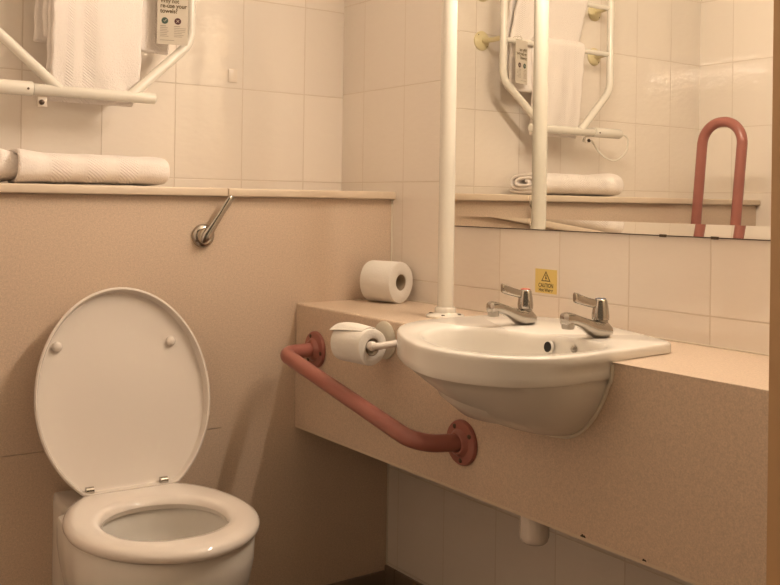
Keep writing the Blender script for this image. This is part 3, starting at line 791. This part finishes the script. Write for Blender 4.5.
# ------------------------------------------------------------------ hanging card
root = thing('notice_card', 'small printed towel re-use notice hanging on the towel rail beside the towels', 'sign', (-0.5935, 0.118, rz(0.39)), -0.30)
X0c, X1c, Z0c, Z1c = -0.6310, -0.5560, rz(0.323), rz(0.462)
Yc = 0.1175
cd = obj('card', BX((X0c, Yc, Z0c), (X1c, Yc+0.0012, Z1c), 0.0005, 1), 'sign', root)
obj('hook', tube(bmesh.new(), fillet([(-0.5935, Yc+0.0016, rz(0.455)), (-0.5935, Yc+0.0016, rz(0.474)), (-0.5935, ry+0.006, rz(0.476)), (-0.5935, ry+0.012, rz(0.462))], 0.006, 5), 0.0015, 8), 'sign', root)
fy = Yc-0.0005
for s, z, w in (('Why not', 0.4260, 0.046), ('re-use your', 0.4140, 0.064), ('towels?', 0.4010, 0.042)):
    link('lettering', text_mesh(s, 0.0150, (X0c+0.007, fy, rz(z)), (1, 0, 0), (0, 0, 1), 'LEFT', 0.00035, w), 'ink', root, smooth=False)
for x, mt, gl in ((X0c+0.0185, 'green', 0), (X0c+0.0500, 'maroon', 1)):
    ic = obj('icon', lathe(bmesh.new(), [(0.0082, 0), (0.0082, 0.0004), (0.006, 0.0005)], (x, Yc, rz(0.3815)), (0, -1, 0), 24), mt, root)
    bm = bmesh.new()
    if gl == 0:
        tube(bm, [(x-0.003, Yc-0.0008, rz(0.3815)), (x-0.0008, Yc-0.0008, rz(0.3790)), (x+0.0036, Yc-0.0008, rz(0.3850))], 0.0006, 6)
    else:
        tube(bm, [(x-0.003, Yc-0.0008, rz(0.3785)), (x+0.003, Yc-0.0008, rz(0.3845))], 0.0006, 6); tube(bm, [(x-0.003, Yc-0.0008, rz(0.3845)), (x+0.003, Yc-0.0008, rz(0.3785))], 0.0006, 6)
    sub('mark', bm, 'sign', ic)
bm = bmesh.new()
for xa, w in ((X0c+0.0075, 0.028), (X0c+0.0410, 0.030)):
    for k in range(7):
        ww = w*(0.55+0.45*random.random()) if k else w*0.5
        box(bm, (xa, fy, rz(0.3675-k*0.0042)), (xa+ww, fy+0.0003, rz(0.3675-k*0.0042)+(0.0015 if k else 0.002)))
box(bm, (X0c+0.0075, fy, rz(0.3325)), (X0c+0.042, fy+0.0003, rz(0.3340)))
obj('small_print', bm, 'smallink', root, smooth=False)

# ------------------------------------------------------------------ rolled towel on the ledge
bm = bmesh.new(); rows = []
turns = 2.6; n = 110
CY, HB = 0.122, 0.040
for i in range(n+1):
    f = i/n; th = -PI/2-2*PI*turns*(1-f)+0.9
    rho = 0.16+0.84*f
    a, b_ = 0.094*rho, 0.034*rho
    c, s = math.cos(th), math.sin(th)
    y = CY+a*math.copysign(abs(c)**0.75, c); z = HB+b_*math.copysign(abs(s)**0.75, s)
    xa = -0.955-0.090*(1-f)**0.8+0.010*math.sin(th*1.0+0.5); xb = -0.622+0.014*(1-f)+0.006*math.sin(th+2)
    row = []
    for j in range(41):
        u = j/40; x = xa+(xb-xa)*u
        w = 1+0.018*math.sin(u*30)+0.012*math.sin(u*11+th)+max(0, 1-u/0.22)**1.3*(0.06+(1-f)*(1.25+0.55*math.sin(th*1.7+0.6)))
        rr = 1.0-0.10*max(0, (u-0.93)/0.07)**2
        row.append(bm.verts.new((x, CY+(y-CY)*rr*min(w, 1.12), LT+0.006+max(0.0, (z-HB)*w*rr+b_*0+HB-0.005))))
    rows.append(row)
for a_, b_ in zip(rows[:-1], rows[1:]):
    for j in range(40): bm.faces.new((a_[j], a_[j+1], b_[j+1], b_[j]))
o = obj('rolled_towel', bm, 'towel3')
md = o.modifiers.new('thickness', 'SOLIDIFY'); md.thickness = 0.0105; md.offset = 0
md = o.modifiers.new('soft', 'SUBSURF'); md.levels = 1; md.render_levels = 1
tag(o, 'white terry towel rolled up flat lying on the pale ledge', 'towel', 'white towels')

# small odds and ends
o = obj('adhesive_pad', BX((-0.373, D-0.004, Z0+0.266), (-0.346, D-0.0004, Z0+0.302), 0.0015), 'padc')
tag(o, 'small pale plastic pad stuck on the back wall tiles right of the notice', 'wall pad')

# ------------------------------------------------------------------ light, world, camera
w = bpy.data.worlds.new('world'); S.world = w; w.use_nodes = True
bg = w.node_tree.nodes['Background']; bg.inputs[0].default_value = (1.0, 0.72, 0.45, 1); bg.inputs[1].default_value = 0.06

cam = bpy.data.cameras.new('camera'); co = bpy.data.objects.new('camera', cam); COL.objects.link(co)
yaw, pit, rol = 0.6194012, -0.0058805, 0.0152527
fw = Vector((math.sin(yaw)*math.cos(pit), math.cos(yaw)*math.cos(pit), -math.sin(pit)))
r_ = Vector((math.cos(yaw), -math.sin(yaw), 0)); u_ = r_.cross(fw)
r2 = r_*math.cos(rol)+u_*math.sin(rol); u2 = -r_*math.sin(rol)+u_*math.cos(rol)
mw = Matrix((r2, u2, -fw)).transposed().to_4x4(); mw.translation = Vector((-1.5467017, -2.1636527, Z0-0.0531550))
co.matrix_world = mw
cam.sensor_fit = 'HORIZONTAL'; cam.sensor_width = 36.0; cam.lens = 973.1475/780*36.0; cam.shift_x = -(391.142-390)/780; cam.shift_y = (195.822-292.5)/780; cam.clip_start = 0.02
S.camera = co
S.view_settings.view_transform = 'Standard'; S.view_settings.look = 'None'
S.view_settings.gamma = 1.0; S.view_settings.use_curve_mapping = False
S.view_settings.exposure = 1.58
